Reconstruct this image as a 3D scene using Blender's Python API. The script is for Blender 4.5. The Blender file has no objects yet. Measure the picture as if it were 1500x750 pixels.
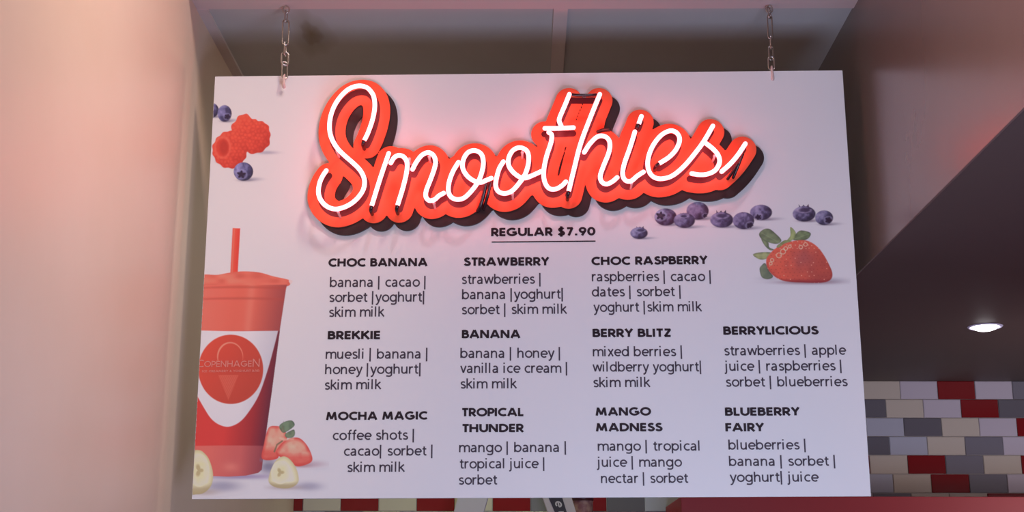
import bpy, bmesh, math, random
import numpy as np
from mathutils import Matrix, Vector

random.seed(7)
rng = np.random.default_rng(11)
scene = bpy.context.scene
COL = scene.collection

# ------------------------------------------------------------------ camera
CAM_Z = 1.60                                   # eye height of the photographer
F = 2000.0                                     # focal length for a 1500 px wide frame
_d = np.array([16 / F, -515 / F, 1.0]); _d /= np.linalg.norm(_d)      # world +Y seen from the camera
_u = np.array([0, 1.0, 0]); _z = _u - _d * _d.dot(_u); _z /= np.linalg.norm(_z)
_x = np.array([_d[1]*_z[2]-_d[2]*_z[1], _d[2]*_z[0]-_d[0]*_z[2], _d[0]*_z[1]-_d[1]*_z[0]])
if _x[0] < 0: _x = -_x
RC = np.stack([_x, _d, _z], 1)                 # rows: camera right, up, forward in world axes
cam = bpy.data.cameras.new('camera'); cam_o = bpy.data.objects.new('camera', cam); COL.objects.link(cam_o)
cam.sensor_width = 36; cam.lens = 36 * F / 1500; cam.clip_start = 0.05
m = Matrix.Identity(4)
for i in range(3):
    m[i][0], m[i][1], m[i][2] = RC[0, i], RC[1, i], -RC[2, i]
m[2][3] = CAM_Z
cam_o.matrix_world = m
scene.camera = cam_o
CAMP = np.array([0, 0, CAM_Z])

def ray(u, v):
    return RC.T @ np.array([(u - 750) / F, -(v - 375) / F, 1.0])
def on_y(u, v, Y):                             # point of a measured direction on the plane Y
    r = ray(u, v); return CAMP + r * (Y / r[1])
def on_z(u, v, Z):
    r = ray(u, v); return CAMP + r * ((Z - CAM_Z) / r[2])

# ------------------------------------------------------------------ world, lamps, exposure
scene.view_settings.view_transform = 'Standard'
scene.view_settings.look = 'None'
scene.view_settings.exposure = 0.0
scene.view_settings.gamma = 1.0
scene.view_settings.use_curve_mapping = False
scene.cycles.use_denoising = True
scene.cycles.max_bounces = 8
scene.cycles.sample_clamp_indirect = 4.0
w = bpy.data.worlds.new('shop_air'); scene.world = w; w.use_nodes = True
bgn = w.node_tree.nodes['Background']; bgn.inputs[0].default_value = (0.60, 0.58, 0.66, 1); bgn.inputs[1].default_value = 0.01

def cone(o, deg): o.data.spread = math.radians(deg)
def area(name, loc, target, sx, sy, power, col):
    l = bpy.data.lights.new(name, 'AREA'); l.shape = 'RECTANGLE'; l.size = sx; l.size_y = sy
    l.energy = power; l.color = col
    o = bpy.data.objects.new(name, l); COL.objects.link(o)
    o.location = loc
    o.rotation_euler = (Vector(target) - Vector(loc)).to_track_quat('-Z', 'Y').to_euler()
    return o
def cone(o, deg): o.data.spread = math.radians(deg)
area('shop_downlight', (0.05, 1.75, 4.6), (0.05, 3.05, 2.4), 0.10, 0.10, 12, (0.92, 0.80, 0.98))
area('low_cool_light', (0.55, 1.3, 1.0), (0.3, 3.05, 2.2), 0.9, 0.9, 30, (0.57, 0.69, 1.0))  # unseen cool source placed low, makes the lower board brighter and bluer
area('warm_front_fill', (0.9, -1.5, 1.3), (0.3, 3.05, 2.1), 1.2, 1.2, 11, (1.0, 0.40, 0.15))  # added warm fill from low in front, balances the board colour
cone(area('left_wall_fill', (0.75, 1.62, 4.3), (-0.8, 2.32, 2.68), 0.4, 0.4, 9.0, (1.0, 0.83, 0.68)), 50)  # unseen lamp added to brighten the left wall
cone(area('bulkhead_fill', (-0.6, 0.7, 3.8), (0.8, 1.75, 2.75), 0.3, 0.3, 5.5, (1.0, 0.58, 0.54)), 42)  # added fill aimed at the front of the right bulkhead
cone(area('recess_fill', (0.5, 4.3, 2.92), (-0.8, 3.5, 2.3), 0.3, 0.20, 1.1, (1.0, 0.98, 0.78)), 70)  # added behind the board to lift the left wall strip, fixture not modelled
cone(area('back_counter_fill', (-0.1, 4.4, 2.98), (-0.1, 4.62, 1.6), 1.0, 0.15, 2.8, (0.85, 1.0, 0.55)), 80)  # unseen fill added over the lower tiles and the shelf items
area('tile_fill', (2.0, 3.7, 1.86), (1.5, 4.8, 2.1), 0.8, 0.2, 4.2, (1.0, 0.92, 0.98))  # added fill beyond the frame edge, brightens the right-hand tiles

# ------------------------------------------------------------------ helpers
def lin(c):
    c = np.asarray(c, float) / 255.0
    return np.where(c <= 0.04045, c / 12.92, ((c + 0.055) / 1.055) ** 2.4)
def mat(name, rgb, rough=0.5, metal=0.0, coat=0.0, spec=0.5, noise=None, bump=None, emit=None):
    mt = bpy.data.materials.new(name); mt.use_nodes = True
    nt = mt.node_tree; p = nt.nodes['Principled BSDF']
    c = tuple(float(v) for v in lin(rgb)) + (1,)
    p.inputs['Base Color'].default_value = c
    p.inputs['Roughness'].default_value = rough; p.inputs['Metallic'].default_value = metal
    p.inputs['Coat Weight'].default_value = coat; p.inputs['Coat Roughness'].default_value = 0.06
    p.inputs['Specular IOR Level'].default_value = spec
    if noise:                                  # (scale, second colour, amount)
        tc = nt.nodes.new('ShaderNodeTexCoord'); n = nt.nodes.new('ShaderNodeTexNoise')
        n.inputs['Scale'].default_value = noise[0]; n.inputs['Detail'].default_value = 4
        mx = nt.nodes.new('ShaderNodeMix'); mx.data_type = 'RGBA'
        mx.inputs[6].default_value = c; mx.inputs[7].default_value = tuple(float(v) for v in lin(noise[1])) + (1,)
        nt.links.new(tc.outputs['Object'], n.inputs['Vector'])
        mr = nt.nodes.new('ShaderNodeMapRange'); mr.inputs[1].default_value = 0.35; mr.inputs[2].default_value = 0.7; mr.inputs[4].default_value = noise[2]
        nt.links.new(n.outputs['Fac'], mr.inputs[0]); nt.links.new(mr.outputs[0], mx.inputs[0])
        nt.links.new(mx.outputs[2], p.inputs['Base Color'])
    if bump:                                   # (scale, distance)
        tc = nt.nodes.new('ShaderNodeTexCoord'); n = nt.nodes.new('ShaderNodeTexNoise'); n.inputs['Scale'].default_value = bump[0]
        n.inputs['Detail'].default_value = 3
        b = nt.nodes.new('ShaderNodeBump'); b.inputs['Distance'].default_value = bump[1]; b.inputs['Strength'].default_value = 0.5
        nt.links.new(tc.outputs['Object'], n.inputs['Vector']); nt.links.new(n.outputs['Fac'], b.inputs['Height']); nt.links.new(b.outputs[0], p.inputs['Normal'])
    if emit:
        p.inputs['Emission Color'].default_value = tuple(emit[0]) + (1,); p.inputs['Emission Strength'].default_value = emit[1]
    return mt

def link(name, me, material=None, parent=None):
    o = bpy.data.objects.new(name, me); COL.objects.link(o)
    if material is not None: me.materials.append(material)
    if parent is not None: o.parent = parent
    return o
def obj(name, bm, material=None, parent=None, smooth=False):
    bmesh.ops.recalc_face_normals(bm, faces=bm.faces)
    me = bpy.data.meshes.new(name); bm.to_mesh(me); bm.free()
    if smooth:
        me.shade_smooth() if hasattr(me, 'shade_smooth') else [setattr(p, 'use_smooth', True) for p in me.polygons]
    return link(name, me, material, parent)
def raw(name, verts, faces, material, parent=None, smooth=False):
    me = bpy.data.meshes.new(name); me.from_pydata([tuple(map(float, v)) for v in verts], [], faces); me.update()
    if smooth:
        for p in me.polygons: p.use_smooth = True
    return link(name, me, material, parent)
def box(bm, lo, hi, bevel=0.0):
    r = bmesh.ops.create_cube(bm, size=1)
    lo = Vector(lo); hi = Vector(hi)
    for v in r['verts']:
        v.co = Vector((lo[i] if v.co[i] < 0 else hi[i] for i in range(3)))
    if bevel:
        es = list({e for v in r['verts'] for e in v.link_edges})
        bmesh.ops.bevel(bm, geom=es, offset=bevel, segments=2, profile=0.7, affect='EDGES')
def boxo(name, lo, hi, material, parent=None, bevel=0.0):
    bm = bmesh.new(); box(bm, lo, hi, bevel); return obj(name, bm, material, parent)
def empty(name, loc=(0, 0, 0), rot=(0, 0, 0)):
    o = bpy.data.objects.new(name, None); COL.objects.link(o); o.location = loc; o.rotation_euler = rot
    o.empty_display_size = 0.05
    return o
def tag(o, label, cat, group=None):
    o['label'] = label; o['category'] = cat
    if group: o['group'] = group
    return o
def struct(o):
    o['kind'] = 'structure'; return o
def crom(pts, n=8, closed=False):              # Catmull-Rom through points
    P = [np.array(p, float) for p in pts]; out = []
    N = len(P); segs = N if closed else N - 1
    for i in range(segs):
        p1, p2 = P[i], P[(i + 1) % N]
        p0 = P[(i - 1) % N] if (closed or i > 0) else 2 * p1 - p2
        p3 = P[(i + 2) % N] if (closed or i + 2 < N) else 2 * p2 - p1
        for k in range(n):
            t = k / n
            out.append(0.5 * ((2*p1) + (-p0+p2)*t + (2*p0-5*p1+4*p2-p3)*t*t + (-p0+3*p1-3*p2+p3)*t**3))
    if not closed: out.append(P[-1])
    return np.array(out)
def sweep(verts, faces, path, r, ns=12, caps=True, closed=False):
    path = np.asarray(path, float); n = len(path); base = len(verts)
    if closed: T = np.roll(path, -1, 0) - np.roll(path, 1, 0)
    else: T = np.gradient(path, axis=0)
    T /= np.linalg.norm(T, axis=1)[:, None] + 1e-12
    ref = np.array([0, 1.0, 0]) if abs(T[:, 1]).max() < 0.9 else np.array([0.31, 0.2, 0.93])
    nrm = None; rings = []
    def ring(c, a, b, rr):
        i0 = len(verts)
        for k in range(ns):
            an = 2 * math.pi * k / ns; verts.append(c + (a * math.cos(an) + b * math.sin(an)) * rr)
        return i0
    fr = []
    for i in range(n):
        a = (ref if nrm is None else nrm); a = a - T[i] * a.dot(T[i]); a /= np.linalg.norm(a); nrm = a
        fr.append((a, np.cross(T[i], a)))
    rr = r if hasattr(r, '__len__') else [r] * n
    if caps and not closed:
        for ph in (75, 50, 25): rings.append(ring(path[0] - T[0] * rr[0] * math.sin(math.radians(ph)), *fr[0], rr[0] * math.cos(math.radians(ph))))
    for i in range(n): rings.append(ring(path[i], *fr[i], rr[i]))
    if caps and not closed:
        for ph in (25, 50, 75): rings.append(ring(path[-1] + T[-1] * rr[-1] * math.sin(math.radians(ph)), *fr[-1], rr[-1] * math.cos(math.radians(ph))))
    m_ = len(rings)
    for j in range(m_ if closed else m_ - 1):
        a0, b0 = rings[j], rings[(j + 1) % m_]
        for k in range(ns): faces.append((a0 + k, a0 + (k + 1) % ns, b0 + (k + 1) % ns, b0 + k))
    if not closed:
        faces.append(tuple(rings[0] + k for k in range(ns))[::-1]); faces.append(tuple(rings[-1] + k for k in range(ns)))
def lathe(name, prof, material, parent=None, n=32, loc=(0, 0, 0)):
    vs, fs = [], []
    for (r, z) in prof:
        for k in range(n):
            a = 2 * math.pi * k / n; vs.append((loc[0] + r * math.cos(a), loc[1] + r * math.sin(a), loc[2] + z))
    for j in range(len(prof) - 1):
        for k in range(n): fs.append((j*n+k, j*n+(k+1) % n, (j+1)*n+(k+1) % n, (j+1)*n+k))
    return raw(name, vs, fs, material, parent, smooth=True)

# ------------------------------------------------------------------ materials
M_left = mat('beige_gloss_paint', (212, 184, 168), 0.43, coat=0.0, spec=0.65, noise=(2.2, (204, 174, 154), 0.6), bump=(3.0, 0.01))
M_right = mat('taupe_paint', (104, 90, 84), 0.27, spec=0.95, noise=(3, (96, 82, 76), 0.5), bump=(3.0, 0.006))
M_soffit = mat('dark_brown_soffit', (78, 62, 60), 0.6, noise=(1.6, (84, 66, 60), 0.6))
M_ceil = mat('grey_ceiling_board', (186, 182, 182), 0.7, noise=(4, (178, 172, 170), 0.5))
M_trim = mat('ceiling_trim_paint', (205, 186, 184), 0.5)
M_floor = mat('grey_floor_vinyl', (120, 116, 114), 0.5, noise=(6, (100, 98, 96), 0.7))
M_grout = mat('pale_grout', (176, 168, 164), 0.8)
TILES = {'c': (196, 184, 172), 'l': (194, 184, 196), 'b': (176, 176, 190), 'r': (128, 22, 28), 'g': (122, 118, 128), 'd': (104, 100, 108)}
M_white = mat('white_foamed_board', (231, 231, 231), 0.42)
M_chain = mat('zinc_chain', (190, 184, 178), 0.28, metal=1.0)
M_tie = mat('pale_plastic_hook', (214, 188, 180), 0.45)
M_redpanel = mat('red_gloss_cabinet', (150, 28, 36), 0.5)
M_steel = mat('brushed_steel', (170, 168, 165), 0.35, metal=1.0)

# ------------------------------------------------------------------ room
XL, XR, YB = -0.797, 0.805, 4.81
ZC = CAM_Z + 1.4205                            # recess ceiling
ZS = CAM_Z + 0.780                             # dark soffit on the right
ZT = 4.9
struct(boxo('wall_left', (XL - 0.12, -0.2, 0), (XL, YB, ZT), M_left))
struct(boxo('floor', (-3.5, -2.5, -0.05), (4.0, YB + 0.1, 0), M_floor))
struct(boxo('ceiling', (XL, 3.0, ZC), (XR, YB, ZC + 0.03), M_ceil))
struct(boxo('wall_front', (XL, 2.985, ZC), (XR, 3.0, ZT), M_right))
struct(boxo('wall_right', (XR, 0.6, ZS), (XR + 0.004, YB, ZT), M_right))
# soffit with a round cut-out for the recessed lamp
lamp_c = on_z(1443, 478.5, ZS); LR = 0.040
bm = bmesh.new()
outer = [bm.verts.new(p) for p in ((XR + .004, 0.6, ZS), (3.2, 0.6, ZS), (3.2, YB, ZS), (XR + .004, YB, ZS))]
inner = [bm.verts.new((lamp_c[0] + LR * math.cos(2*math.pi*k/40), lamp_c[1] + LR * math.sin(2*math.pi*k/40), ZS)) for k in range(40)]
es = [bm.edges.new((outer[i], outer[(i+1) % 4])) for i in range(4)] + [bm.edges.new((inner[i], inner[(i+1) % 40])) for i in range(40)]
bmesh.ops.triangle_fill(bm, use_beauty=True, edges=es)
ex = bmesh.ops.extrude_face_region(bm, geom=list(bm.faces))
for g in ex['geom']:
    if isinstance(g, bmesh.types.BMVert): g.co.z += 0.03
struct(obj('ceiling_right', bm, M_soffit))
struct(boxo('wall_far_right', (3.1, 0.6, 0), (3.2, YB, ZS), M_right))
# ceiling trims: front rail, strip along the left wall, joint cover in the middle
struct(boxo('trim_1', (XL, 2.985, ZC - 0.006), (XR, 3.075, ZC), M_trim))
struct(boxo('trim_2', (XL, 3.075, ZC - 0.008), (XL + 0.026, YB, ZC), M_trim))
xa = on_z(809, 50, ZC)[0]; xb = on_z(829, 50, ZC)[0]
struct(boxo('trim_3', (xa, 3.075, ZC - 0.006), (xb, YB, ZC), M_trim))
# old water stain on the ceiling board: an irregular thin film
sc_ = on_z(456, 49, ZC)
M_stain = bpy.data.materials.new('water_stain'); M_stain.use_nodes = True
nt = M_stain.node_tree; p = nt.nodes['Principled BSDF']; p.inputs['Roughness'].default_value = 0.8
at = nt.nodes.new('ShaderNodeAttribute'); at.attribute_name = 'Col'; nt.links.new(at.outputs['Color'], p.inputs['Base Color'])
vs, fs, cs = [], [], []
ca, cb = lin((184, 179, 178)), lin((112, 84, 26))
for j in range(9):
    for k in range(40):
        a = 2*math.pi*k/40; t = j/8; wob = 1 + 0.12*math.sin(3*a+1) + 0.07*math.sin(7*a)
        vs.append((sc_[0] + 0.058*t*wob*math.cos(a), sc_[1] + 0.16*t*wob*math.sin(a), ZC - 0.0006))
        s = max(0, 1 - t)**0.8 * (0.55 + 0.25*(t < 0.45)) ; cs.append(tuple(ca*(1-s)+cb*s) + (1,))
for j in range(8):
    for k in range(40): fs.append((j*40+k, j*40+(k+1) % 40, (j+1)*40+(k+1) % 40, (j+1)*40+k))
st = raw('ceiling_stain', vs, fs, M_stain)
ca_ = st.data.color_attributes.new('Col', 'FLOAT_COLOR', 'POINT'); ca_.data.foreach_set('color', np.array(cs, np.float32).ravel())
tag(st, 'brown water stain on the grey ceiling board beside the left chain', 'stain')

# tiled back wall -------------------------------------------------
T0 = on_y(1400, 558.3, YB)[2]; T6 = on_y(1400, 722.4, YB)[2]; TH = (T0 - T6) / 6
TX = on_y(1318, 571, YB)[0]; TP = on_y(1318 + 54.75, 571, YB)[0] - TX
pat = {1: (-1, 'clrlg'), 2: (-2, 'dclrd'), 3: (-1, 'bdclr'), 4: (-2, 'dbcgl'), 5: (-1, 'crgcr'), 6: (-2, 'bcrgl'), 7: (-17, 'rcrcrcrgrdblrgclgccrc')}
me = bpy.data.meshes.new('wall_back'); vs, fs, mi = [], [], []
keys = list('clbrgd')
def quadbox(lo, hi, idx, tilt=(0, 0), bv=0.0022):
    b = len(vs); (x0, y0, z0), (x1, y1, z1) = lo, hi
    for (x, y, z) in ((x0, y1, z0), (x1, y1, z0), (x1, y1, z1), (x0, y1, z1)): vs.append((x, y, z))
    for (x, z, s, t) in ((x0, z0, 1, 1), (x1, z0, -1, 1), (x1, z1, -1, -1), (x0, z1, 1, -1)): vs.append((x, y0 + bv*0.6, z))
    for (x, z, s, t) in ((x0, z0, 1, 1), (x1, z0, -1, 1), (x1, z1, -1, -1), (x0, z1, 1, -1)):
        vs.append((x + s*bv, y0 + tilt[0]*s + tilt[1]*t, z + t*bv))
    for o1 in (0, 4):
        for k in range(4): fs.append((b+o1+k, b+o1+(k+1) % 4, b+o1+4+(k+1) % 4, b+o1+4+k)); mi.append(idx)
    fs.append((b+8, b+9, b+10, b+11)); mi.append(idx)
fs.append((0, 1, 2, 3)); mi.append(6); vs += [(XL, YB, 0), (3.1, YB, 0), (3.1, YB, ZC), (XL, YB, ZC)]
for row in range(-8, 15):
    zt = T0 - (row - 1) * TH; zb = zt - TH
    sh = (0.57 if row % 2 == 0 else 0.0) + 0.016 * (row - 1)
    for k in range(-24, 38):
        x0 = TX + (k + sh) * TP; x1 = x0 + TP
        if x1 < XL + 0.01 or x0 > 3.08: continue
        if row < 1 and x0 > XR: continue
        ch = None
        if row in pat and 0 <= k - pat[row][0] < len(pat[row][1]): ch = pat[row][1][k - pat[row][0]]
        if ch is None: ch = random.choice('ccllbrrgdc')
        g = 0.0011
        quadbox((max(x0 + g, XL), YB - 0.006, zb + g), (min(x1 - g, 3.1), YB, min(zt - g, ZC)), keys.index(ch), (random.uniform(-.0003, .0003), random.uniform(-.0003, .0003)))
me.from_pydata(vs, [], fs)
for kx in keys: me.materials.append(mat('glazed_tile_' + {'c': 'cream', 'l': 'lilac_white', 'b': 'pale_grey', 'r': 'dark_red', 'g': 'grey', 'd': 'dark_grey'}[kx], TILES[kx], 0.16, bump=(30, 0.0008)))
me.materials.append(M_grout); me.polygons.foreach_set('material_index', mi); me.update()
struct(link('wall_back', me))

# ------------------------------------------------------------------ recessed downlight
dl = tag(empty('recessed_downlight', (lamp_c[0], lamp_c[1], ZS)), 'bright round recessed downlight in the dark brown soffit', 'ceiling light')
lathe('trim_ring', [(LR, 0.004), (LR - 0.001, -0.002), (LR + 0.006, -0.003), (LR + 0.009, 0.0)], mat('pale_trim_ring', (206, 200, 226), 0.4), dl)
lathe('reflector', [(LR - 0.001, 0.0), (LR - 0.003, 0.018), (0.030, 0.028), (0.0005, 0.03)], mat('white_reflector', (225, 222, 245), 0.35), dl)
lathe('lamp_lens', [(0.033, 0.012), (0.0345, 0.0), (0.031, -0.006), (0.020, -0.0105), (0.009, -0.0125), (0.0005, -0.013)], mat('lit_lens', (255, 255, 255), 0.4, emit=((1.0, 0.97, 1.0), 14)), dl)

# ------------------------------------------------------------------ menu board
BW, BH = 1.5, 1.0018
B_LOC = np.array([0.01541, 3.05333, 0.23508 + CAM_Z]); B_ROT = (0.00068, -0.00458, -0.01166)
def eul(a, b, c):
    ca, sa, cb, sb, cc, s3 = math.cos(a), math.sin(a), math.cos(b), math.sin(b), math.cos(c), math.sin(c)
    return np.array([[cc, -s3, 0], [s3, cc, 0], [0, 0, 1]]) @ np.array([[cb, 0, sb], [0, 1, 0], [-sb, 0, cb]]) @ np.array([[1, 0, 0], [0, ca, -sa], [0, sa, ca]])
RB = eul(*B_ROT)
BO = RB.T @ (CAMP - B_LOC)                     # camera in board coordinates
RBC = RB.T @ RC.T
def bp(u, v, d=0.0):                           # measured photo point -> board coordinates (x, z) on the layer d in front
    u = np.asarray(u, float); v = np.asarray(v, float)
    c = np.stack([(u - 750) / F, -(v - 375) / F, np.ones_like(u)], -1) @ RBC.T
    t = (-d - BO[1]) / c[..., 1]
    return BO[0] + c[..., 0] * t, BO[2] + c[..., 2] * t
board = tag(empty('menu_board', tuple(B_LOC), B_ROT), 'white hanging smoothie menu board printed with fruit photos and a price list', 'sign')
bm = bmesh.new(); box(bm, (-BW/2, 0, 0), (BW/2, 0.008, BH), 0.0008); obj('board_panel', bm, M_white, board)

# ---- printed pictures: coloured grids on the board face
def print_material():
    mt = bpy.data.materials.new('printed_picture'); mt.use_nodes = True; nt = mt.node_tree; p = nt.nodes['Principled BSDF']
    p.inputs['Roughness'].default_value = 0.42
    a = nt.nodes.new('ShaderNodeAttribute'); a.attribute_name = 'Col'; nt.links.new(a.outputs['Color'], p.inputs['Base Color'])
    return mt
M_print = print_material()
PAPER = lin((231, 231, 231))
PICT = np.tile(PAPER, (1501, 3001, 1)); LAYER = [0]   # the whole printed picture on a half pixel lattice
class Canvas:
    def __init__(s, x0, y0, x1, y1, step=0.5, white=(205, 186, 196)):
        s.i0, s.i1, s.j0, s.j1 = int(x0*2), int(x1*2)+1, int(y0*2), int(y1*2)+1
        s.X, s.Y = np.meshgrid(np.arange(s.i0, s.i1)/2.0, np.arange(s.j0, s.j1)/2.0)
        s.rgb = np.zeros(s.X.shape + (3,)); s.a = np.zeros(s.X.shape); s.white = lin(white)
    def over(s, rgb, a):                       # rgb: colours as they look in the picture, 0-255
        rgb = np.broadcast_to(np.asarray(rgb, float), s.rgb.shape); a = np.clip(a, 0, 1)
        na = a + s.a * (1 - a)
        s.rgb = np.where(na[..., None] > 1e-6, (rgb * a[..., None] + s.rgb * (s.a * (1-a))[..., None]) / np.maximum(na, 1e-6)[..., None], 0); s.a = na
    def build(s, name, d, label=None):
        alb = np.clip(lin(np.clip(s.rgb, 0, 255)) / s.white, 0, 1.05) * PAPER
        LAYER[0] += 1; d = 0.00012 + 0.000015 * LAYER[0]
        under = PICT[s.j0:s.j1, s.i0:s.i1]; c = alb * s.a[..., None] + under * (1 - s.a[..., None]); PICT[s.j0:s.j1, s.i0:s.i1] = c
        bx, bz = bp(s.X, s.Y, d)
        ok = (s.a > 0.012) & (np.abs(bx) < BW/2 - 0.0004) & (bz > 0.0005) & (bz < BH)
        q = ok[:-1, :-1] & ok[1:, :-1] & ok[:-1, 1:] & ok[1:, 1:]
        idx = np.arange(s.X.size).reshape(s.X.shape)
        f = np.stack([idx[:-1, :-1][q], idx[1:, :-1][q], idx[1:, 1:][q], idx[:-1, 1:][q]], 1)
        used = np.unique(f); remap = np.full(s.X.size, -1); remap[used] = np.arange(len(used)); f = remap[f]
        co = np.stack([bx.ravel()[used], np.full(len(used), -d), bz.ravel()[used]], 1)
        me = bpy.data.meshes.new(name)
        me.vertices.add(len(co)); me.vertices.foreach_set('co', co.astype(np.float32).ravel())
        me.loops.add(f.size); me.loops.foreach_set('vertex_index', f.astype(np.int32).ravel())
        me.polygons.add(len(f)); me.polygons.foreach_set('loop_start', np.arange(0, f.size, 4, dtype=np.int32))
        me.update(calc_edges=True)
        ca = me.color_attributes.new('Col', 'FLOAT_COLOR', 'POINT')
        cc = np.concatenate([c.reshape(-1, 3)[used], np.ones((len(used), 1))], 1)
        ca.data.foreach_set('color', cc.astype(np.float32).ravel())
        o = link(name, me, M_print, board)
        if label: o['label'] = label
        return o
def sd_poly(X, Y, pts):
    P = np.asarray(pts, float); d = np.full(X.shape, 1e9); s = np.zeros(X.shape, bool)
    for i in range(len(P)):
        ax, ay = P[i]; bx, by = P[(i+1) % len(P)]
        ex, ey = bx-ax, by-ay; wx, wy = X-ax, Y-ay
        t = np.clip((wx*ex+wy*ey)/(ex*ex+ey*ey+1e-12), 0, 1)
        d = np.minimum(d, (wx-ex*t)**2 + (wy-ey*t)**2)
        c = ((ay > Y) != (by > Y)); s ^= c & (X < (bx-ax)*(Y-ay)/(by-ay+1e-12)+ax)
    d = np.sqrt(d); return np.where(s, -d, d)
def sd_line(X, Y, pts):
    P = np.asarray(pts, float); d = np.full(X.shape, 1e9)
    for i in range(len(P)-1):
        ax, ay = P[i]; ex, ey = P[i+1]-P[i]
        t = np.clip(((X-ax)*ex+(Y-ay)*ey)/(ex*ex+ey*ey+1e-12), 0, 1); d = np.minimum(d, (X-ax-ex*t)**2+(Y-ay-ey*t)**2)
    return np.sqrt(d)
def soft(sd, w=1.3): return np.clip(0.5 - sd/w, 0, 1)
def vnoise(X, Y, s, seed=0):
    r = np.random.default_rng(seed); G = r.random((64, 64)); x = X/s; y = Y/s
    xi, yi = np.floor(x).astype(int), np.floor(y).astype(int); fx, fy = x-xi, y-yi
    fx = fx*fx*(3-2*fx); fy = fy*fy*(3-2*fy); g = lambda a, b: G[b % 64, a % 64]
    return (g(xi, yi)*(1-fx)+g(xi+1, yi)*fx)*(1-fy)+(g(xi, yi+1)*(1-fx)+g(xi+1, yi+1)*fx)*fy
def lerp(a, b, t): return np.asarray(a, float) + (np.asarray(b, float)-np.asarray(a, float))*np.clip(t, 0, 1)[..., None]
def px(crop, scale, pts): return [(crop[0]+x/scale, crop[1]+y/scale) for x, y in pts]
def cast(cv, cx, cy, rx, ry, a, rgb=(128, 116, 142)):
    cv.over(rgb, a*np.exp(-(((cv.X-cx)/rx)**2+((cv.Y-cy)/ry)**2)**1.3))

def blueberry(cx, cy, rx, ry, crown, kind, white, seed, tint=0.0, label=None):
    cv = Canvas(cx-rx-6, cy-ry-8, cx+rx+28, cy+ry+6, 0.5, white)
    cast(cv, cx+rx*0.95, cy+ry*0.82, rx*0.95, ry*0.20, 0.55); cast(cv, cx+rx*0.25, cy+ry*0.92, rx*0.8, ry*0.17, 0.7, (90, 78, 108))
    u, v = (cv.X-cx)/rx, (cv.Y-cy)/ry; r2 = u*u+v*v; nz = np.sqrt(np.clip(1-r2, 0, 1))
    l = 0.42 - 0.42*u - 0.30*v + 0.22*nz + 0.5*(vnoise(cv.X, cv.Y, 4.2, seed)-0.5) + 0.18*(vnoise(cv.X, cv.Y, 1.8, seed+9)-0.5)
    l -= 0.25*np.clip(r2-0.75, 0, 1)*(u > -0.2)
    l -= 0.12; c = lerp((44, 36, 62), (84, 74, 116), l*1.7); c = lerp(c, (146, 132, 178), (l-0.42)*1.5); c = c + np.array([20, 0, -2])*tint
    sd = (np.sqrt(r2)-1)*min(rx, ry)
    if kind == 'top':                          # crown seen from the side, standing on top
        kx, ky, ks = crown
        pts = [(-.9, .6), (-.95, -.45), (-.55, .12), (-.1, -.4), (.25, .1), (.75, -.5), (.95, .55), (0, .8)]
        cv.over((58, 44, 74), soft(sd_poly(cv.X, cv.Y, [(kx+a*ks, ky+b*ks) for a, b in pts])))
        cv.over(c, soft(sd)); e = np.hypot((cv.X-kx)/ks/1.15, (cv.Y-ky-ks*.55)/ks*2.2)
        cv.over((150, 130, 172), soft((np.abs(e-1)-.2)*3, 1)*(cv.Y > ky+ks*.4)*0.55*soft(sd))
        cv.over((58, 44, 76), soft((e-.72)*4, 2.0)*0.8*soft(sd))
    else:                                      # crown facing us: five dark points in a pale ring
        cv.over(c, soft(sd)); kx, ky, ks = crown
        th = np.arctan2(cv.Y-ky, cv.X-kx); r = np.hypot(cv.X-kx, (cv.Y-ky)*1.15)
        cv.over((152, 138, 178), soft(np.abs(r-ks*1.15)-ks*.22, 2.0)*0.5*soft(sd))
        star = r - ks*(0.78+0.24*np.cos(5*th+seed)); cv.over((40, 26, 50), soft(star, 1.6)*soft(sd-1.0)*0.95)
        if kind == 'hollow': cv.over((92, 66, 84), soft(r-ks*.5, 4)*0.6)
    return cv.build('printed_blueberry', 0.0006+0.00005*(seed % 7), label)

Wp, Wr, Wl = (208, 166, 190), (186, 176, 202), (208, 186, 190)
for i, a in enumerate([
    (936.1, 341.5, 12.8, 8.6, (938, 334, 6.0), 'top', Wp, .5), (1021.9, 308.8, 16.3, 13, (1033, 316, 3.4), 'face', Wp, .9),
    (975.1, 317.9, 16.3, 12.6, (967.5, 316, 7.0), 'hollow', Wp, .9), (1002.5, 323, 15.6, 11, (1001.5, 314, 5.0), 'top', Wp, .6),
    (1057.2, 322, 17.0, 11.4, (1057, 311.5, 8.2), 'top', (200, 172, 194), .4), (1114.8, 311.2, 16.2, 11.3, (1111, 318, 4.8), 'face', (192, 174, 196), .2),
    (1089.1, 323.2, 15.8, 12.5, (1099, 330.5, 5.4), 'face', (194, 174, 196), .3), (1177.9, 313.3, 16.8, 11.4, (1178, 303, 8.4), 'top', Wr, 0),
    (1207.2, 318.9, 13.2, 10.8, (1213.5, 322.5, 5.2), 'face', Wr, -.1),
    (311, 161.5, 9.5, 10.5, (300, 160, 2), 'face', Wl, 0), (329, 166.2, 10.4, 12.2, (333, 171, 4.6), 'face', Wl, 0)]):
    blueberry(*a[:7], i*3+1, a[7])

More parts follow.
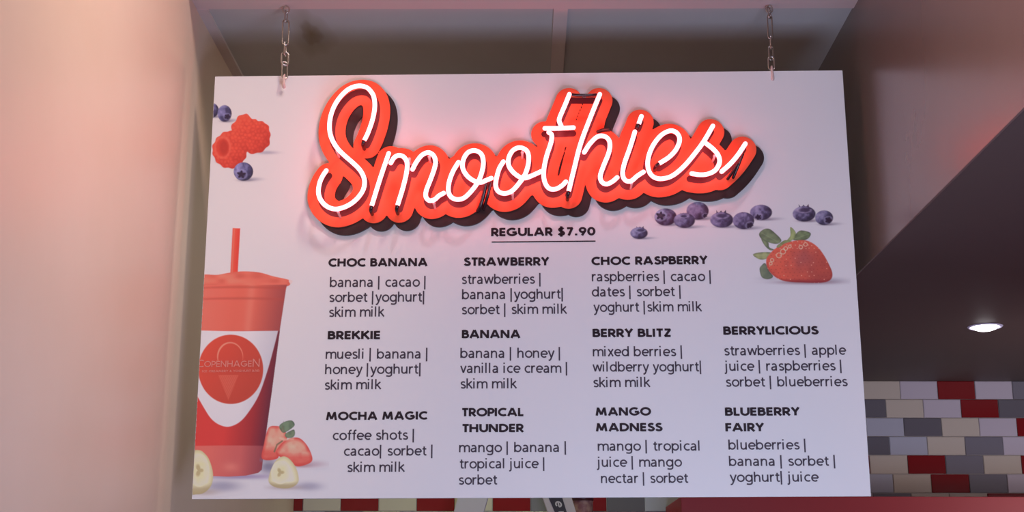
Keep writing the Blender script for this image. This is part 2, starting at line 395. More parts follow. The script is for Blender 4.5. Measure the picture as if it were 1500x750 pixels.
def raspberry(outline, hole, white, seed, d, sh):
    xs, ys = zip(*outline); cv = Canvas(min(xs)-4, min(ys)-4, max(xs)+34, max(ys)+8, 0.5, white)
    for s_ in sh: cast(cv, *s_)
    sp = crom(outline, 6, True); sd = sd_poly(cv.X, cv.Y, sp)+0.7*np.sin(np.arctan2(cv.Y-np.mean(ys), cv.X-np.mean(xs))*13+seed)
    r = np.random.default_rng(seed); g = 6.0; X, Y = cv.X, cv.Y
    d1 = np.full(X.shape, 1e9); d2 = d1.copy()
    gx = np.arange(min(xs)-6, max(xs)+6, g); gy = np.arange(min(ys)-6, max(ys)+6, g*.86)
    for j, yy in enumerate(gy):
        for xx in gx:
            qx, qy = xx+(j % 2)*g/2+r.uniform(-1.9, 1.9), yy+r.uniform(-1.9, 1.9)
            dd = np.hypot(X-qx, Y-qy); d2 = np.minimum(d2, np.maximum(d1, dd)); d1 = np.minimum(d1, dd)
    edge = np.clip((d2-d1)/3.0, 0, 1)
    cx, cy = np.mean(xs), np.mean(ys); sx = (max(xs)-min(xs))/2
    l = 0.55-0.28*(X-cx)/sx-0.30*(Y-cy)/sx
    c = lerp((176, 44, 40), (218, 74, 58), edge*0.20+l*0.72+.15+.35*(vnoise(X, Y, 4.5, seed)-.5)); c = lerp(c, (236, 128, 112), np.clip(1-np.hypot(d1*.8, 0)/1.8, 0, 1)*0.14*np.clip(l+.2, 0, 1))
    c = lerp(c, (150, 36, 34), np.clip((-l+0.30)*1.6, 0, .7))
    if hole:
        hx, hy, hr, hv = hole; rr = np.hypot((X-hx)/hr, (Y-hy)/hv)
        c = lerp(c, (232, 108, 92), soft((np.abs(rr-1.12)-.1)*8, 3)*0.6); c = lerp(c, (196, 56, 46), soft((rr-1)*8, 3)*0.85); c = lerp(c, (160, 40, 36), soft((np.hypot((X-hx-2)/hr*1.5, (Y-hy)/hv*1.3)-1)*8, 5)*0.5)
    cv.over(c, soft(sd)); cv.build('printed_raspberry', d)
raspberry(px((290, 130), 5, [(242, 300), (270, 240), (300, 200), (350, 183), (388, 212), (440, 232), (500, 254), (527, 310), (524, 400), (490, 445), (440, 472), (370, 470), (320, 420)]), None, Wl, 3, 0.0007,
          [(390, 223.5, 17, 2.6, .6), (372, 243, 18, 4, .25)])
raspberry(px((290, 130), 5, [(104, 440), (130, 372), (180, 324), (235, 308), (300, 322), (345, 368), (364, 440), (342, 520), (290, 572), (230, 583), (175, 568), (125, 520)]), (326, 216, 9.5, 13), Wl, 5, 0.0010, [])
blueberry(356.6, 251.3, 14.3, 13.6, (353.5, 255.5, 6.6), 'face', Wl, 6*3+2, -.1)

# strawberry on the right --------------------------------------------------
def green(cv, pts, a, b, seed, crop=(1100, 320), sc=7.14, axis=None):
    P = crom(px(crop, sc, pts), 5, True); sd = sd_poly(cv.X, cv.Y, P)
    t = vnoise(cv.X, cv.Y, 5, seed)*.8 + np.clip(-sd/5, 0, .5)
    c = lerp(a, b, t)
    if axis:
        (x0, y0), (x1, y1) = px(crop, sc, axis); c = lerp(c, np.array(b)+25, soft(sd_line(cv.X, cv.Y, [(x0, y0), (x1, y1)])-.3, 1.4)*.6)
    cv.over(c, soft(sd))
cv = Canvas(1098, 328, 1246, 420, 0.5, Wr)
cast(cv, 1212, 411, 28, 4.4, .62, (128, 118, 146)); cast(cv, 1180, 413.5, 45, 3.2, .8, (120, 84, 110)); cast(cv, 1130, 408, 18, 3, .35)
G1, G2 = (62, 66, 62), (108, 116, 98)
green(cv, [(90, 530), (110, 492), (150, 468), (190, 545), (232, 608), (175, 636), (112, 612)], (62, 66, 66), (104, 110, 100), 1)
green(cv, [(85, 160), (130, 115), (190, 108), (250, 150), (318, 225), (275, 266), (180, 250), (108, 212)], G1, G2, 2, axis=[(110, 150), (290, 250)])
green(cv, [(108, 212), (180, 250), (192, 300), (242, 326), (200, 332), (145, 285)], (70, 76, 70), (118, 124, 104), 3)
green(cv, [(20, 380), (90, 355), (215, 358), (165, 420), (90, 428)], (92, 94, 74), (142, 142, 112), 4, axis=[(30, 385), (190, 380)])
green(cv, [(440, 215), (480, 150), (530, 125), (622, 150), (610, 200), (560, 228), (480, 232)], G1, (110, 120, 96), 5, axis=[(460, 215), (610, 160)])
green(cv, [(410, 95), (436, 103), (470, 152), (450, 212), (400, 242), (372, 235), (412, 178)], (96, 104, 76), (140, 146, 110), 6)
body = crom(px((1100, 320), 7.14, [(160, 430), (185, 385), (240, 325), (330, 268), (430, 238), (540, 226), (620, 244), (700, 300), (762, 380), (812, 470), (850, 560), (846, 622), (800, 660), (700, 674), (560, 671), (420, 665), (330, 650), (250, 610), (190, 550), (163, 490)]), 5, True)
sd = sd_poly(cv.X, cv.Y, body); X, Y = cv.X, cv.Y
l = 0.62-0.006*(X-1165)-0.006*(Y-375)+0.35*(vnoise(X, Y, 9, 12)-.5)
c = lerp((144, 60, 62), (192, 80, 72), l*1.5); c = lerp(c, (212, 112, 100), (l-.75)*1.6)
c = lerp(c, (128, 70, 84), .55*np.exp(-(((X-1176)/17)**2+((Y-378)/16)**2))); c = lerp(c, (120, 40, 56), soft(-(Y-410.5), 5)*.75)
c = lerp(c, (120, 36, 44), np.clip(1+sd/4, 0, 1)*.35*(Y > 385))
r = np.random.default_rng(4)
for row in range(13):
    for k in range(20):
        qx, qy = 1124+k*6.2+(row % 2)*3.1+r.uniform(-1, 1), 354+row*5.0+r.uniform(-.8, .8)
        pale = (qy < 368) or r.random() < .22
        dd = np.hypot((X-qx), (Y-qy)*1.2)
        c = lerp(c, (232, 190, 178) if pale else (126, 44, 46), soft(dd-(.75 if pale else .8), 1.1)*(.6 if pale else .45))
for (qx, qy, rr) in ((1141, 374, 3.6), (1147, 368.5, 3.6), (1151, 364, 2.6), (1131, 381, 2.4), (1129, 386, 2.0), (1173, 362, 2.6), (1180, 358, 2.6), (1157, 361, 2)):
    c = lerp(c, (238, 196, 186), soft(np.abs(np.hypot(X-qx, Y-qy)-rr)-.5, 1.2)*.75)
cv.over(c, soft(sd))
green(cv, [(268, 292), (300, 262), (352, 228), (400, 232), (420, 242), (352, 262), (290, 305)], (84, 88, 64), (136, 138, 104), 8)
cv.build('printed_strawberry', 0.0009, 'whole red strawberry with green leaves in the printed picture')

# smoothie cup on the left --------------------------------------------------
Wc = (204, 187, 200)
cv = Canvas(280, 331, 432, 704, 0.5, Wc); X, Y = cv.X, cv.Y
cast(cv, 394, 683, 14, 9, .75, (86, 76, 108)); cast(cv, 350, 698, 55, 4.2, .75, (128, 100, 150)); cast(cv, 404, 690, 26, 7, .45, (130, 118, 150))
sd = sd_poly(X, Y, [(340.7, 334), (352, 334.4), (348.2, 402), (337.2, 402)])
cv.over(lerp((232, 88, 76), (206, 62, 56), (X-(345-(Y-334)*.055))/9+.5), soft(sd)); cv.over((240, 120, 106), soft(np.abs(X-(343.4-(Y-334)*.053))-.8, 1.4)*.5*soft(sd))
top = crom([(285, 404), (302, 402), (318, 402.5), (335, 399.5), (356, 397.4), (380, 399), (400, 404.5), (420, 409), (423, 412), (418, 420), (350, 424), (285, 422)], 6, True)
cv.over((216, 176, 182), soft(sd_poly(X, Y, crom([(405, 408), (426, 410), (428, 413.5), (424, 417), (410, 420)], 5, True)))*.8)
c = lerp((196, 84, 76), (220, 112, 100), .5+1.1*(vnoise(X, Y*1.8, 13, 5)-.5)-.004*(X-350))
cv.over(c, soft(sd_poly(X, Y, top)))
bodyp = [(285, 418)] + [(420.5, 417), (419, 424), (410.5, 480), (397.3, 580), (389, 640), (383.2, 688)] + [(378, 692.5), (360, 696.4), (335, 697.8), (310, 697), (280, 694)]
sdb = sd_poly(X, Y, bodyp); rim = soft(sdb)
xr = np.interp(Y, [417, 424, 480, 580, 640, 690], [420.5, 419, 410.5, 397.3, 389, 383]); t = (xr-X)          # distance from the right edge
c = lerp((150, 66, 70), (206, 92, 82), t/46); c = lerp(c, (222, 104, 96), (t-70)/60)
c = lerp(c, (214, 150, 140), np.exp(-((X-(368-(Y-430)*.1))/6)**2)*.22)
for yy in (420.5, 437.0): c = lerp(c, (170, 68, 64), np.exp(-((Y-yy-.0004*(X-350)**2)/2.0)**2)*.5)
cv.over(c, rim)
# below the printed sleeve: solid red, then the clear foot
cr = lerp((100, 38, 56), (150, 44, 52), t/22); cr = lerp(cr, (200, 58, 58), (t-22)/40)
cv.over(cr, rim*soft(484.5-Y, 1.4))
cf = lerp((138, 62, 74), (190, 88, 90), t/34); cf = lerp(cf, (206, 98, 94), (t-40)/40); cf = lerp(cf, (222, 132, 122), np.exp(-((X-338)/12)**2-((Y-684)/7)**2)*.5)
cv.over(cf, rim*soft(652.5+.00025*(X-340)**2-Y, 1.6)*.95)
lab = crom([(285, 483.8), (340, 485), (407.5, 484.5)], 4).tolist() + crom([(407.5, 484.5), (400.5, 512), (391.5, 544), (379.5, 578), (366, 601), (352, 617.5), (336, 625), (322, 622.5), (309.5, 613.5), (298.5, 597), (286, 575)], 6).tolist()
sdl = sd_poly(X, Y, lab); cl = lerp((186, 172, 190), (208, 190, 204), (t-4)/40); cv.over(cl, soft(sdl)*rim)
e = (np.hypot((X-338)/47.5, (Y-541)/50.7)-1)*48
cc = lerp((176, 62, 54), (200, 68, 58), .5+.01*(338-X)-.006*(Y-541)); cv.over(cc, soft(e)*rim)
inside = soft(e+1)
r1 = np.hypot((X-337)/19, (Y-522)/21); r2_ = np.hypot((X-337.6)/18.0, (Y-524.5)/21.6)
cv.over((222, 136, 122), soft((r1-1)*19, 1.4)*soft((1-r2_)*19, 1.4)*(Y < 529)*.85)
wk = np.clip((Y-549)/37, 0, 1); tri = np.abs(X-334.5)-(1-wk)*15
hat = .5+.5*np.sin((X+Y*.5)*2.2); cv.over((214, 110, 98), soft(tri, 2)*((Y > 549) & (Y < 587))*(.26+.22*hat))
cv.build('printed_smoothie_cup', 0.0007, 'takeaway cup of red smoothie with straw in the printed picture')

# strawberry halves and banana slices ---------------------------------------
Q = lambda pts: crom(px((280, 580), 4.69, pts), 6, True)
cv = Canvas(380, 612, 482, 692, 0.6, Wc); X, Y = cv.X, cv.Y
cast(cv, 456, 680, 22, 5.0, .6, (166, 128, 146)); cast(cv, 440, 682, 16, 3.2, .5, (140, 84, 96)); cast(cv, 392, 674, 14, 3, .5, (120, 104, 130))
def half(pts, seed, ax, ay):
    sd = sd_poly(X, Y, Q(pts)); c = lerp((200, 72, 70), (226, 144, 130), np.clip(-sd/5.5, 0, 1)*.9+.5*(vnoise(X, Y, 5, seed)-.5))
    c = lerp(c, (236, 176, 158), np.exp(-((X-ax)/9)**2-((Y-ay)/5)**2)*.6); c = lerp(c, (196, 62, 60), np.clip((Y-ay-9)/7, 0, 1)*.6); cv.over(c, soft(sd))
half([(488, 432), (500, 330), (530, 222), (580, 206), (630, 222), (660, 290), (610, 375), (590, 432)], 3, 399, 645)
cv.over((112, 96, 78), soft(sd_line(X, Y, px((280, 580), 4.69, [(572, 382), (590, 335), (625, 310)]))-1.1, 1.2)*.9)
half([(585, 395), (620, 330), (680, 292), (740, 288), (790, 330), (826, 398), (830, 448), (780, 476), (720, 482), (650, 440)], 7, 428, 654)
green(cv, [(606, 205), (640, 178), (690, 168), (712, 198), (684, 228), (640, 252), (618, 240)], (70, 80, 68), (112, 124, 104), 2, (280, 580), 4.69)
green(cv, [(646, 262), (680, 240), (708, 232), (712, 268), (690, 288), (655, 286)], (72, 80, 68), (112, 120, 100), 4, (280, 580), 4.69)
green(cv, [(620, 240), (628, 200), (636, 172), (630, 200), (640, 250)], (96, 92, 76), (120, 116, 96), 5, (280, 580), 4.69)
cv.over((226, 172, 156), soft(sd_line(X, Y, px((280, 580), 4.69, [(612, 290), (650, 300), (700, 296)]))-1.5, 2.5)*.6)
cv.build('printed_strawberry_half', 0.0010, 'cut strawberry halves in the printed picture')
def banana(pts, inner, shadow, d, box_):
    global X, Y
    cv = Canvas(*box_, 0.6, Wc); X, Y = cv.X, cv.Y
    for s_ in shadow: cast(cv, *s_)
    sd = sd_poly(X, Y, Q(pts)); c = lerp((192, 170, 136), (222, 206, 184), np.clip(-sd/8, 0, 1)); (ix, iy, irx, iry) = inner
    c = lerp(c, (158, 132, 104), np.clip((Y-iy-iry*.75)/(iry*.55), 0, .7)); rr = np.hypot((X-ix)/irx, (Y-iy)/iry)
    f = lerp((218, 200, 172), (206, 188, 156), .6+.8*(vnoise(X, Y, 5, 3)-.5)); f = lerp(f, (228, 214, 194), np.clip(rr-.45, 0, 1))
    c = lerp(c, f.reshape(f.shape), soft((rr-1)*irx, 1.6)); th = np.arctan2(Y-iy, X-ix)
    c = lerp(c, (150, 120, 84), soft((np.hypot((X-ix)/irx, (Y-iy)/iry)-.3-.12*np.cos(3*th))*irx, 2.5)*.55)
    cv.over(c, soft(sd)); cv.build('printed_banana_slice', d)
banana([(533, 590), (540, 530), (570, 462), (605, 425), (648, 416), (692, 450), (727, 510), (738, 585), (700, 625), (640, 636), (570, 624)], (410.5, 692, 13.5, 17), [(452, 712.5, 20, 6.5, .75, (142, 130, 156)), (418, 714, 24, 3.6, .6, (150, 120, 120))], 0.0013, (386, 664, 482, 726))
banana([(-20, 660), (-20, 480), (10, 385), (55, 372), (90, 392), (125, 440), (150, 530), (140, 610), (95, 662), (40, 676)], (292, 689, 14.5, 24), [(326, 712, 27, 8.5, .8, (140, 128, 156)), (300, 721, 20, 5, .5, (150, 120, 110))], 0.0013, (270, 652, 366, 731))

# ------------------------------------------------------------------ lettering: drawn stroke alphabets
def A(cx, cy, rx, ry, a0, a1, n=14):
    return [(cx+rx*math.cos(math.radians(a0+(a1-a0)*k/n)), cy+ry*math.sin(math.radians(a0+(a1-a0)*k/n))) for k in range(n+1)]
def S(*p): return crom(p, 5).tolist()
def Ls(*p): return list(p)
O_ = lambda cx, cy, rx, ry: A(cx, cy, rx, ry, 0, 360, 28)
arch = lambda x: S((x, 5.6), (x+.9, 7.9), (x+3.4, 9.15), (x+5.7, 8.2), (x+6.3, 5.8)) + [(x+6.3, 0)]
dot = lambda x: Ls((x, 12.3), (x, 14.2))
LOW = {
 'a': (9.2, [S((1.3, 8.3), (3.2, 9.15), (5.4, 8.7), (6.5, 6.6)) + [(6.5, 0)], S((6.5, 5.3), (3.4, 5.0), (1.3, 4.1), (.95, 2.5), (1.7, 1.1), (3.3, .85), (5.3, 1.5), (6.5, 3.2))]),
 'b': (10.2, [Ls((1, 14), (1, 0)), O_(4.8, 5, 3.8, 4.2)]), 'c': (8.2, [A(4.9, 5, 4, 4.2, 52, 308)]),
 'd': (10.4, [O_(4.7, 5, 3.8, 4.2), Ls((8.5, 14), (8.5, 0))]), 'e': (9.5, [A(4.8, 5, 3.9, 4.2, 0, 312, 24), Ls((.9, 5), (8.7, 5))]),
 'f': (5.8, [S((5.6, 13.2), (4.1, 13.3), (3, 12.4), (2.7, 10.2)) + [(2.7, 0)], Ls((.3, 9.1), (5.2, 9.1))]),
 'g': (10.4, [O_(4.7, 5, 3.8, 4.2), Ls((8.5, 10), (8.5, .5)), S((8.5, .5), (8.0, -2.2), (5.4, -3.3), (1.7, -2.8))]),
 'h': (9.6, [Ls((1, 14), (1, 0)), arch(1)]), 'i': (4.4, [Ls((1, 10), (1, 0)), dot(1)]),
 'j': (4.4, [S((1, 10), (1, 4), (1, -1), (.4, -3), (-1.4, -3.5)), dot(1)]), 'k': (8.5, [Ls((1, 14), (1, 0)), Ls((7, 10), (1.4, 4.7)), Ls((2.9, 6), (7.7, 0))]),
 'l': (4.4, [Ls((1, 14), (1, 0))]), 'm': (14.6, [Ls((1, 10), (1, 0)), arch(1), arch(6.6+.4)]), 'n': (9.6, [Ls((1, 10), (1, 0)), arch(1)]),
 'o': (9.9, [O_(4.9, 5, 4, 4.2)]), 'p': (10.2, [Ls((1, 10), (1, -3.8)), O_(4.8, 5, 3.8, 4.2)]),
 'r': (6.2, [Ls((1, 10), (1, 0)), S((1, 5.5), (1.9, 8.0), (3.5, 9.1), (5.4, 9.0))]),
 's': (7.6, [S((6.1, 8.5), (4.2, 9.2), (2.2, 8.7), (1.4, 7.3), (2.2, 5.9), (4.1, 5.0), (5.9, 4.0), (6.4, 2.6), (5.5, 1.2), (3.6, .8), (1, 1.5))]),
 't': (6.1, [S((2.6, 12.4), (2.6, 8), (2.6, 3.2), (3.1, 1.3), (4.3, .8), (5.6, 1.0)), Ls((.3, 9.1), (5.4, 9.1))]),
 'u': (9.6, [S((1, 10), (1, 7), (1, 4.2), (1.7, 1.7), (3.8, .85), (6.2, 1.8), (7.3, 4)), Ls((7.3, 10), (7.3, 0))]), 'v': (8.2, [Ls((.6, 10), (4, .4)), Ls((4, .4), (7.4, 10))]),
 'w': (13, [Ls((.6, 10), (3.4, .4)), Ls((3.4, .4), (6.4, 9.6)), Ls((6.4, 9.6), (9.4, .4)), Ls((9.4, .4), (12.2, 10))]),
 'x': (8, [Ls((.8, 10), (7, 0)), Ls((6.9, 10), (.7, 0))]), 'y': (8.2, [Ls((.6, 10), (4.1, .6)), S((7.6, 10), (5.6, 4.2), (3.7, -1), (2.4, -3.1), (.5, -3.5))]),
 '|': (4.5, [Ls((1, 14.9), (1, -3.9))]), ' ': (5.0, [])}
st_ = lambda x: Ls((x, 10), (x, 0))
S_cap = S((6.0, 8.0), (4.9, 8.9), (3.2, 8.9), (1.8, 7.9), (2.0, 6.4), (3.6, 5.4), (5.4, 4.5), (6.4, 3.0), (5.6, 1.5), (3.9, 1.0), (2.2, 1.3), (.9, 2.4))
CAP = {
 'A': (10.9, [Ls((.9, 0), (5.0, 10)), Ls((5.4, 10), (9.5, 0)), Ls((2.4, 2.9), (8.0, 2.9))]),
 'B': (8.0, [st_(1.1), [(1.1, 8.95)] + A(3.8, 7.2, 2.0, 1.75, 90, -90) + [(1.1, 5.45)], [(1.1, 5.4)] + A(4.1, 3.2, 2.5, 2.15, 90, -90) + [(1.1, 1.05)]]),
 'C': (9.5, [A(5.7, 5, 4.6, 4.0, 50, 310, 20)]), 'D': (9.8, [st_(1.1), [(1.1, 8.95)] + A(3.6, 5, 4.7, 3.95, 90, -90) + [(1.1, 1.05)]]),
 'E': (7.0, [st_(1.1), Ls((1.1, 8.95), (6.1, 8.95)), Ls((1.1, 5.0), (5.8, 5.0)), Ls((1.1, 1.05), (6.1, 1.05))]), 'F': (6.6, [st_(1.1), Ls((1.1, 8.95), (6.0, 8.95)), Ls((1.1, 4.9), (5.7, 4.9))]),
 'G': (11.2, [A(5.7, 5, 4.6, 4.0, 48, 348, 22), Ls((5.9, 4.5), (10.3, 4.5))]), 'H': (9.8, [st_(1.1), st_(7.9), Ls((1.1, 5.1), (7.9, 5.1))]), 'I': (3.3, [st_(1.1)]),
 'K': (8.8, [st_(1.1), Ls((7.4, 10), (1.6, 4.6)), Ls((2.8, 6.2), (7.9, 0))]), 'L': (6.3, [st_(1.1), Ls((1.1, 1.05), (5.8, 1.05))]),
 'M': (12.6, [Ls((1.2, 0), (2.7, 10)), Ls((2.6, 9.7), (6.0, 1.2)), Ls((6.0, 1.2), (9.4, 9.7)), Ls((9.3, 10), (10.8, 0))]), 'N': (10.2, [st_(1.1), st_(8.3), Ls((1.2, 9.6), (8.2, .4))]),
 'O': (11.2, [O_(5.6, 5, 4.6, 4.05)]), 'P': (7.3, [st_(1.1), [(1.1, 8.95)] + A(3.8, 6.6, 2.4, 2.35, 90, -90) + [(1.1, 4.25)]]),
 'R': (8.0, [st_(1.1), [(1.1, 8.95)] + A(3.8, 6.6, 2.4, 2.35, 90, -90) + [(1.1, 4.25)], Ls((3.0, 4.6), (7.0, 0))]), 'S': (7.6, [S_cap]),
 'T': (7.2, [Ls((.3, 8.95), (6.9, 8.95)), st_(3.6)]), 'U': (9.2, [[(1.1, 10)] + A(4.5, 4.3, 3.4, 3.3, 180, 360) + [(7.9, 10)]]),
 'W': (13.6, [Ls((.9, 10), (3.7, .2)), Ls((3.7, .4), (6.6, 9.8)), Ls((6.6, 9.8), (9.5, .4)), Ls((9.5, .2), (12.3, 10))]), 'Y': (8.4, [Ls((.7, 10), (4.1, 4.7)), Ls((7.5, 10), (4.1, 4.7)), Ls((4.1, 5), (4.1, 0))]),
 'Z': (7.8, [Ls((1, 8.95), (7, 8.95)), Ls((6.8, 9.4), (1.2, .6)), Ls((.9, 1.05), (7.1, 1.05))]), '$': (8.4, [S_cap, Ls((3.7, 11.4), (3.7, -1.4))]),
 '7': (8.0, [Ls((.8, 8.95), (6.6, 8.95)), Ls((6.2, 9.5), (2.4, 0))]), '9': (8.4, [O_(3.9, 6.6, 2.8, 2.4), Ls((6.3, 5.3), (3.2, 0))]), '0': (8.6, [O_(4, 5, 3.0, 4.0)]),
 '.': (4.2, [Ls((1.6, 0), (1.6, 2.3))]), '&': (8.6, [S((7.2, 0), (4.5, 4), (2.4, 7), (3.4, 9), (5, 8), (4.4, 6.2), (1.6, 3.6), (1.4, 1.6), (3.4, 1), (5.6, 2), (7, 4.4))]), ' ': (4.4, [])}
def stroke(vs, fs, pts, hw, fn):
    P = [np.array(p, float) for p in pts]; P = [p for i, p in enumerate(P) if i == 0 or np.linalg.norm(p-P[i-1]) > 1e-4]
    n = len(P); b = len(vs); closed = np.linalg.norm(P[0]-P[-1]) < 1e-3
    for i in range(n):
        t0 = P[i]-P[i-1] if i > 0 else (P[-1]-P[-2] if closed else P[1]-P[0]); t1 = P[i+1]-P[i] if i < n-1 else (P[1]-P[0] if closed else P[-1]-P[-2])
        t0 = t0/np.linalg.norm(t0); t1 = t1/np.linalg.norm(t1); t = t0+t1; t /= np.linalg.norm(t)+1e-9
        k = hw/max(.55, abs(t.dot(t0))); nn = np.array([-t[1], t[0]])*k
        vs.append(fn(P[i]+nn)); vs.append(fn(P[i]-nn))
    for i in range(n-1): fs.append((b+2*i, b+2*i+2, b+2*i+3, b+2*i+1))
def type_line(vs, fs, text, font, hw, p0, p1, hpx, unit, d, sp=1.0, gap=0.0):
    adv = [font[c][0]*sp + gap if c != ' ' else font[c][0] for c in text]
    glyph_last = font[text[-1]]; ext = max(q[0] for pth in glyph_last[1] for q in pth)+hw
    first = min(q[0] for pth in font[text[0]][1] for q in pth)-hw
    W = sum(adv[:-1])+ext-first
    x0, z0 = bp(*p0, d); x1, z1 = bp(*p1, d); xt, zt = bp(p0[0], p0[1]-hpx, d); s = (zt-z0)/unit; kx = (x1-x0)/W
    cur = -first
    for c, a in zip(text, adv):
        for pth in font[c][1]:
            stroke(vs, fs, pth, hw, lambda q: (x0+(q[0]+cur)*kx, -d, z0+q[1]*s+(q[0]+cur)*(z1-z0)/W))
        cur += a
M_head = mat('printed_dark_ink', (38, 26, 36), 0.5)
M_ink = mat('printed_grey_ink', (70, 62, 74), 0.5)
def heading(lines, label=None, hw=1.28, h=11.9):
    vs, fs = [], []
    for (t, x0, y0, x1, y1) in lines: type_line(vs, fs, t, CAP, hw, (x0, y0), (x1, y1), h, 10, 0.00055, 1.06)
    return raw('menu_heading', vs, fs, M_head, board)
def body_text(lines):
    vs, fs = [], []
    for (t, x0, y0, x1, y1) in lines: type_line(vs, fs, t, LOW, 0.98, (x0, y0), (x1, y1), 10.6, 10, 0.0005, 1.0, 0.45)
    return raw('ingredient_text', vs, fs, M_ink, board)
MENU = [
 ([('CHOC BANANA', 480.9, 390.6, 626.5, 389.8)], [('banana | cacao |', 483, 420.5, 623.3, 419.9), ('sorbet |yoghurt|', 482, 442.4, 621.4, 441.8), ('skim milk', 481.6, 464.3, 563.5, 463.6)]),
 ([('STRAWBERRY', 678.8, 389.4, 805, 388.7)], [('strawberries |', 676.2, 416.1, 791.9, 415.6), ('banana |yoghurt|', 676.7, 438.4, 824.6, 437.5), ('sorbet | skim milk', 676.2, 460.5, 831, 459.5)]),
 ([('CHOC RASPBERRY', 866.4, 388.3, 1037.1, 386.7)], [('raspberries | cacao |', 867, 412.2, 1041.4, 411.7), ('dates | sorbet |', 867, 434.5, 997.2, 433.7), ('yoghurt |skim milk', 869.2, 457, 1028.8, 456)]),
 ([('BREKKIE', 479.9, 497, 558.4, 496.7)], [('muesli | banana |', 476.9, 525.7, 626, 525.2), ('honey |yoghurt|', 476, 548.1, 616, 547.3), ('skim milk', 475.3, 570.9, 558.8, 570)]),
 ([('BANANA', 676.4, 495.3, 762.5, 495.1)], [('banana | honey |', 674.3, 524.4, 820.5, 524), ('vanilla ice cream |', 674, 546.4, 830.9, 546), ('skim milk', 674.3, 569.2, 757.6, 568.8)]),
 ([('BERRY BLITZ', 868, 493.7, 984.4, 493.4)], [('mixed berries |', 868.4, 522, 999.2, 521.7), ('wildberry yoghurt|', 868, 544.4, 1027.2, 544), ('skim milk', 868.9, 567.2, 953.2, 566.8)]),
 ([('BERRYLICIOUS', 1059.6, 490.3, 1199.6, 489.7)], [('strawberries | apple', 1060.9, 520.7, 1240, 519.6), ('juice | raspberries |', 1060.4, 543.3, 1232.9, 542.5), ('sorbet | blueberries', 1063.3, 566.5, 1242, 565.7)]),
 ([('MOCHA MAGIC', 477.4, 615.4, 627, 614.5)], [('coffee shots |', 487.3, 644.7, 606.4, 644), ('cacao| sorbet |', 503.6, 667.7, 633.5, 667.1), ('skim milk', 508.4, 691.4, 593.4, 691)]),
 ([('TROPICAL', 675.2, 609.8, 768.5, 609.5), ('THUNDER', 675.6, 633.2, 768, 632.8)], [('mango | banana |', 672.4, 662.5, 829.2, 662), ('tropical juice |', 672.4, 686.4, 797.5, 685.8), ('sorbet', 671.8, 710, 729.3, 709.7)]),
 ([('MANGO', 872.4, 608.9, 954, 608.5), ('MADNESS', 872.8, 631.9, 970.8, 631.5)], [('mango | tropical', 875.6, 660.4, 1025, 660), ('juice | mango', 873.3, 684, 999.3, 683.6), ('nectar | sorbet', 880.4, 707.7, 1009.2, 707.2)]),
 ([('BLUEBERRY', 1062.1, 608.9, 1172.3, 608.5), ('FAIRY', 1062.7, 631.9, 1120, 631.7)], [('blueberries |', 1067.2, 658.7, 1180.3, 658.4), ('banana | sorbet |', 1068, 682.6, 1223.6, 682.1), ('yoghurt| juice', 1069, 706, 1199.9, 705.5)])]
for hd, bd in MENU: heading(hd); body_text(bd)
o = heading([('REGULAR $7.90', 719.4, 346, 872.4, 344.6)]); o.name = 'price_text'; o['label'] = 'underlined regular price line'
vs, fs = [], []; a, b = bp(720.2, 354.6, .0005), bp(872.4, 353.2, .0005)
stroke(vs, fs, [a, b], 0.0014, lambda q: (q[0], -0.0005, q[1])); raw('price_underline', vs, fs, M_head, board)
# the round logo printed on the cup
M_logo = mat('printed_pale_logo', (226, 150, 138), 0.5); vs, fs = [], []
for (t, x0, y0, x1, y1, h, hw) in (('C', 289, 538.5, 298.5, 538.4, 12, .55), ('OPENHAGE', 299, 537.8, 369, 537.2, 9.2, .6), ('N', 370, 537.6, 380, 537.4, 12, .55), ('ICE CREAMERY & YOGHURT BAR', 296, 545.4, 380, 544.6, 3.2, .7)):
    type_line(vs, fs, t, CAP, hw, (x0, y0), (x1, y1), h, 10, 0.0012, 1.0)
vs2 = []; 
for v in vs: vs2.append((max(v[0], -BW/2+.0004), v[1], v[2]))
raw('cup_logo_text', vs2, fs, M_logo, board)

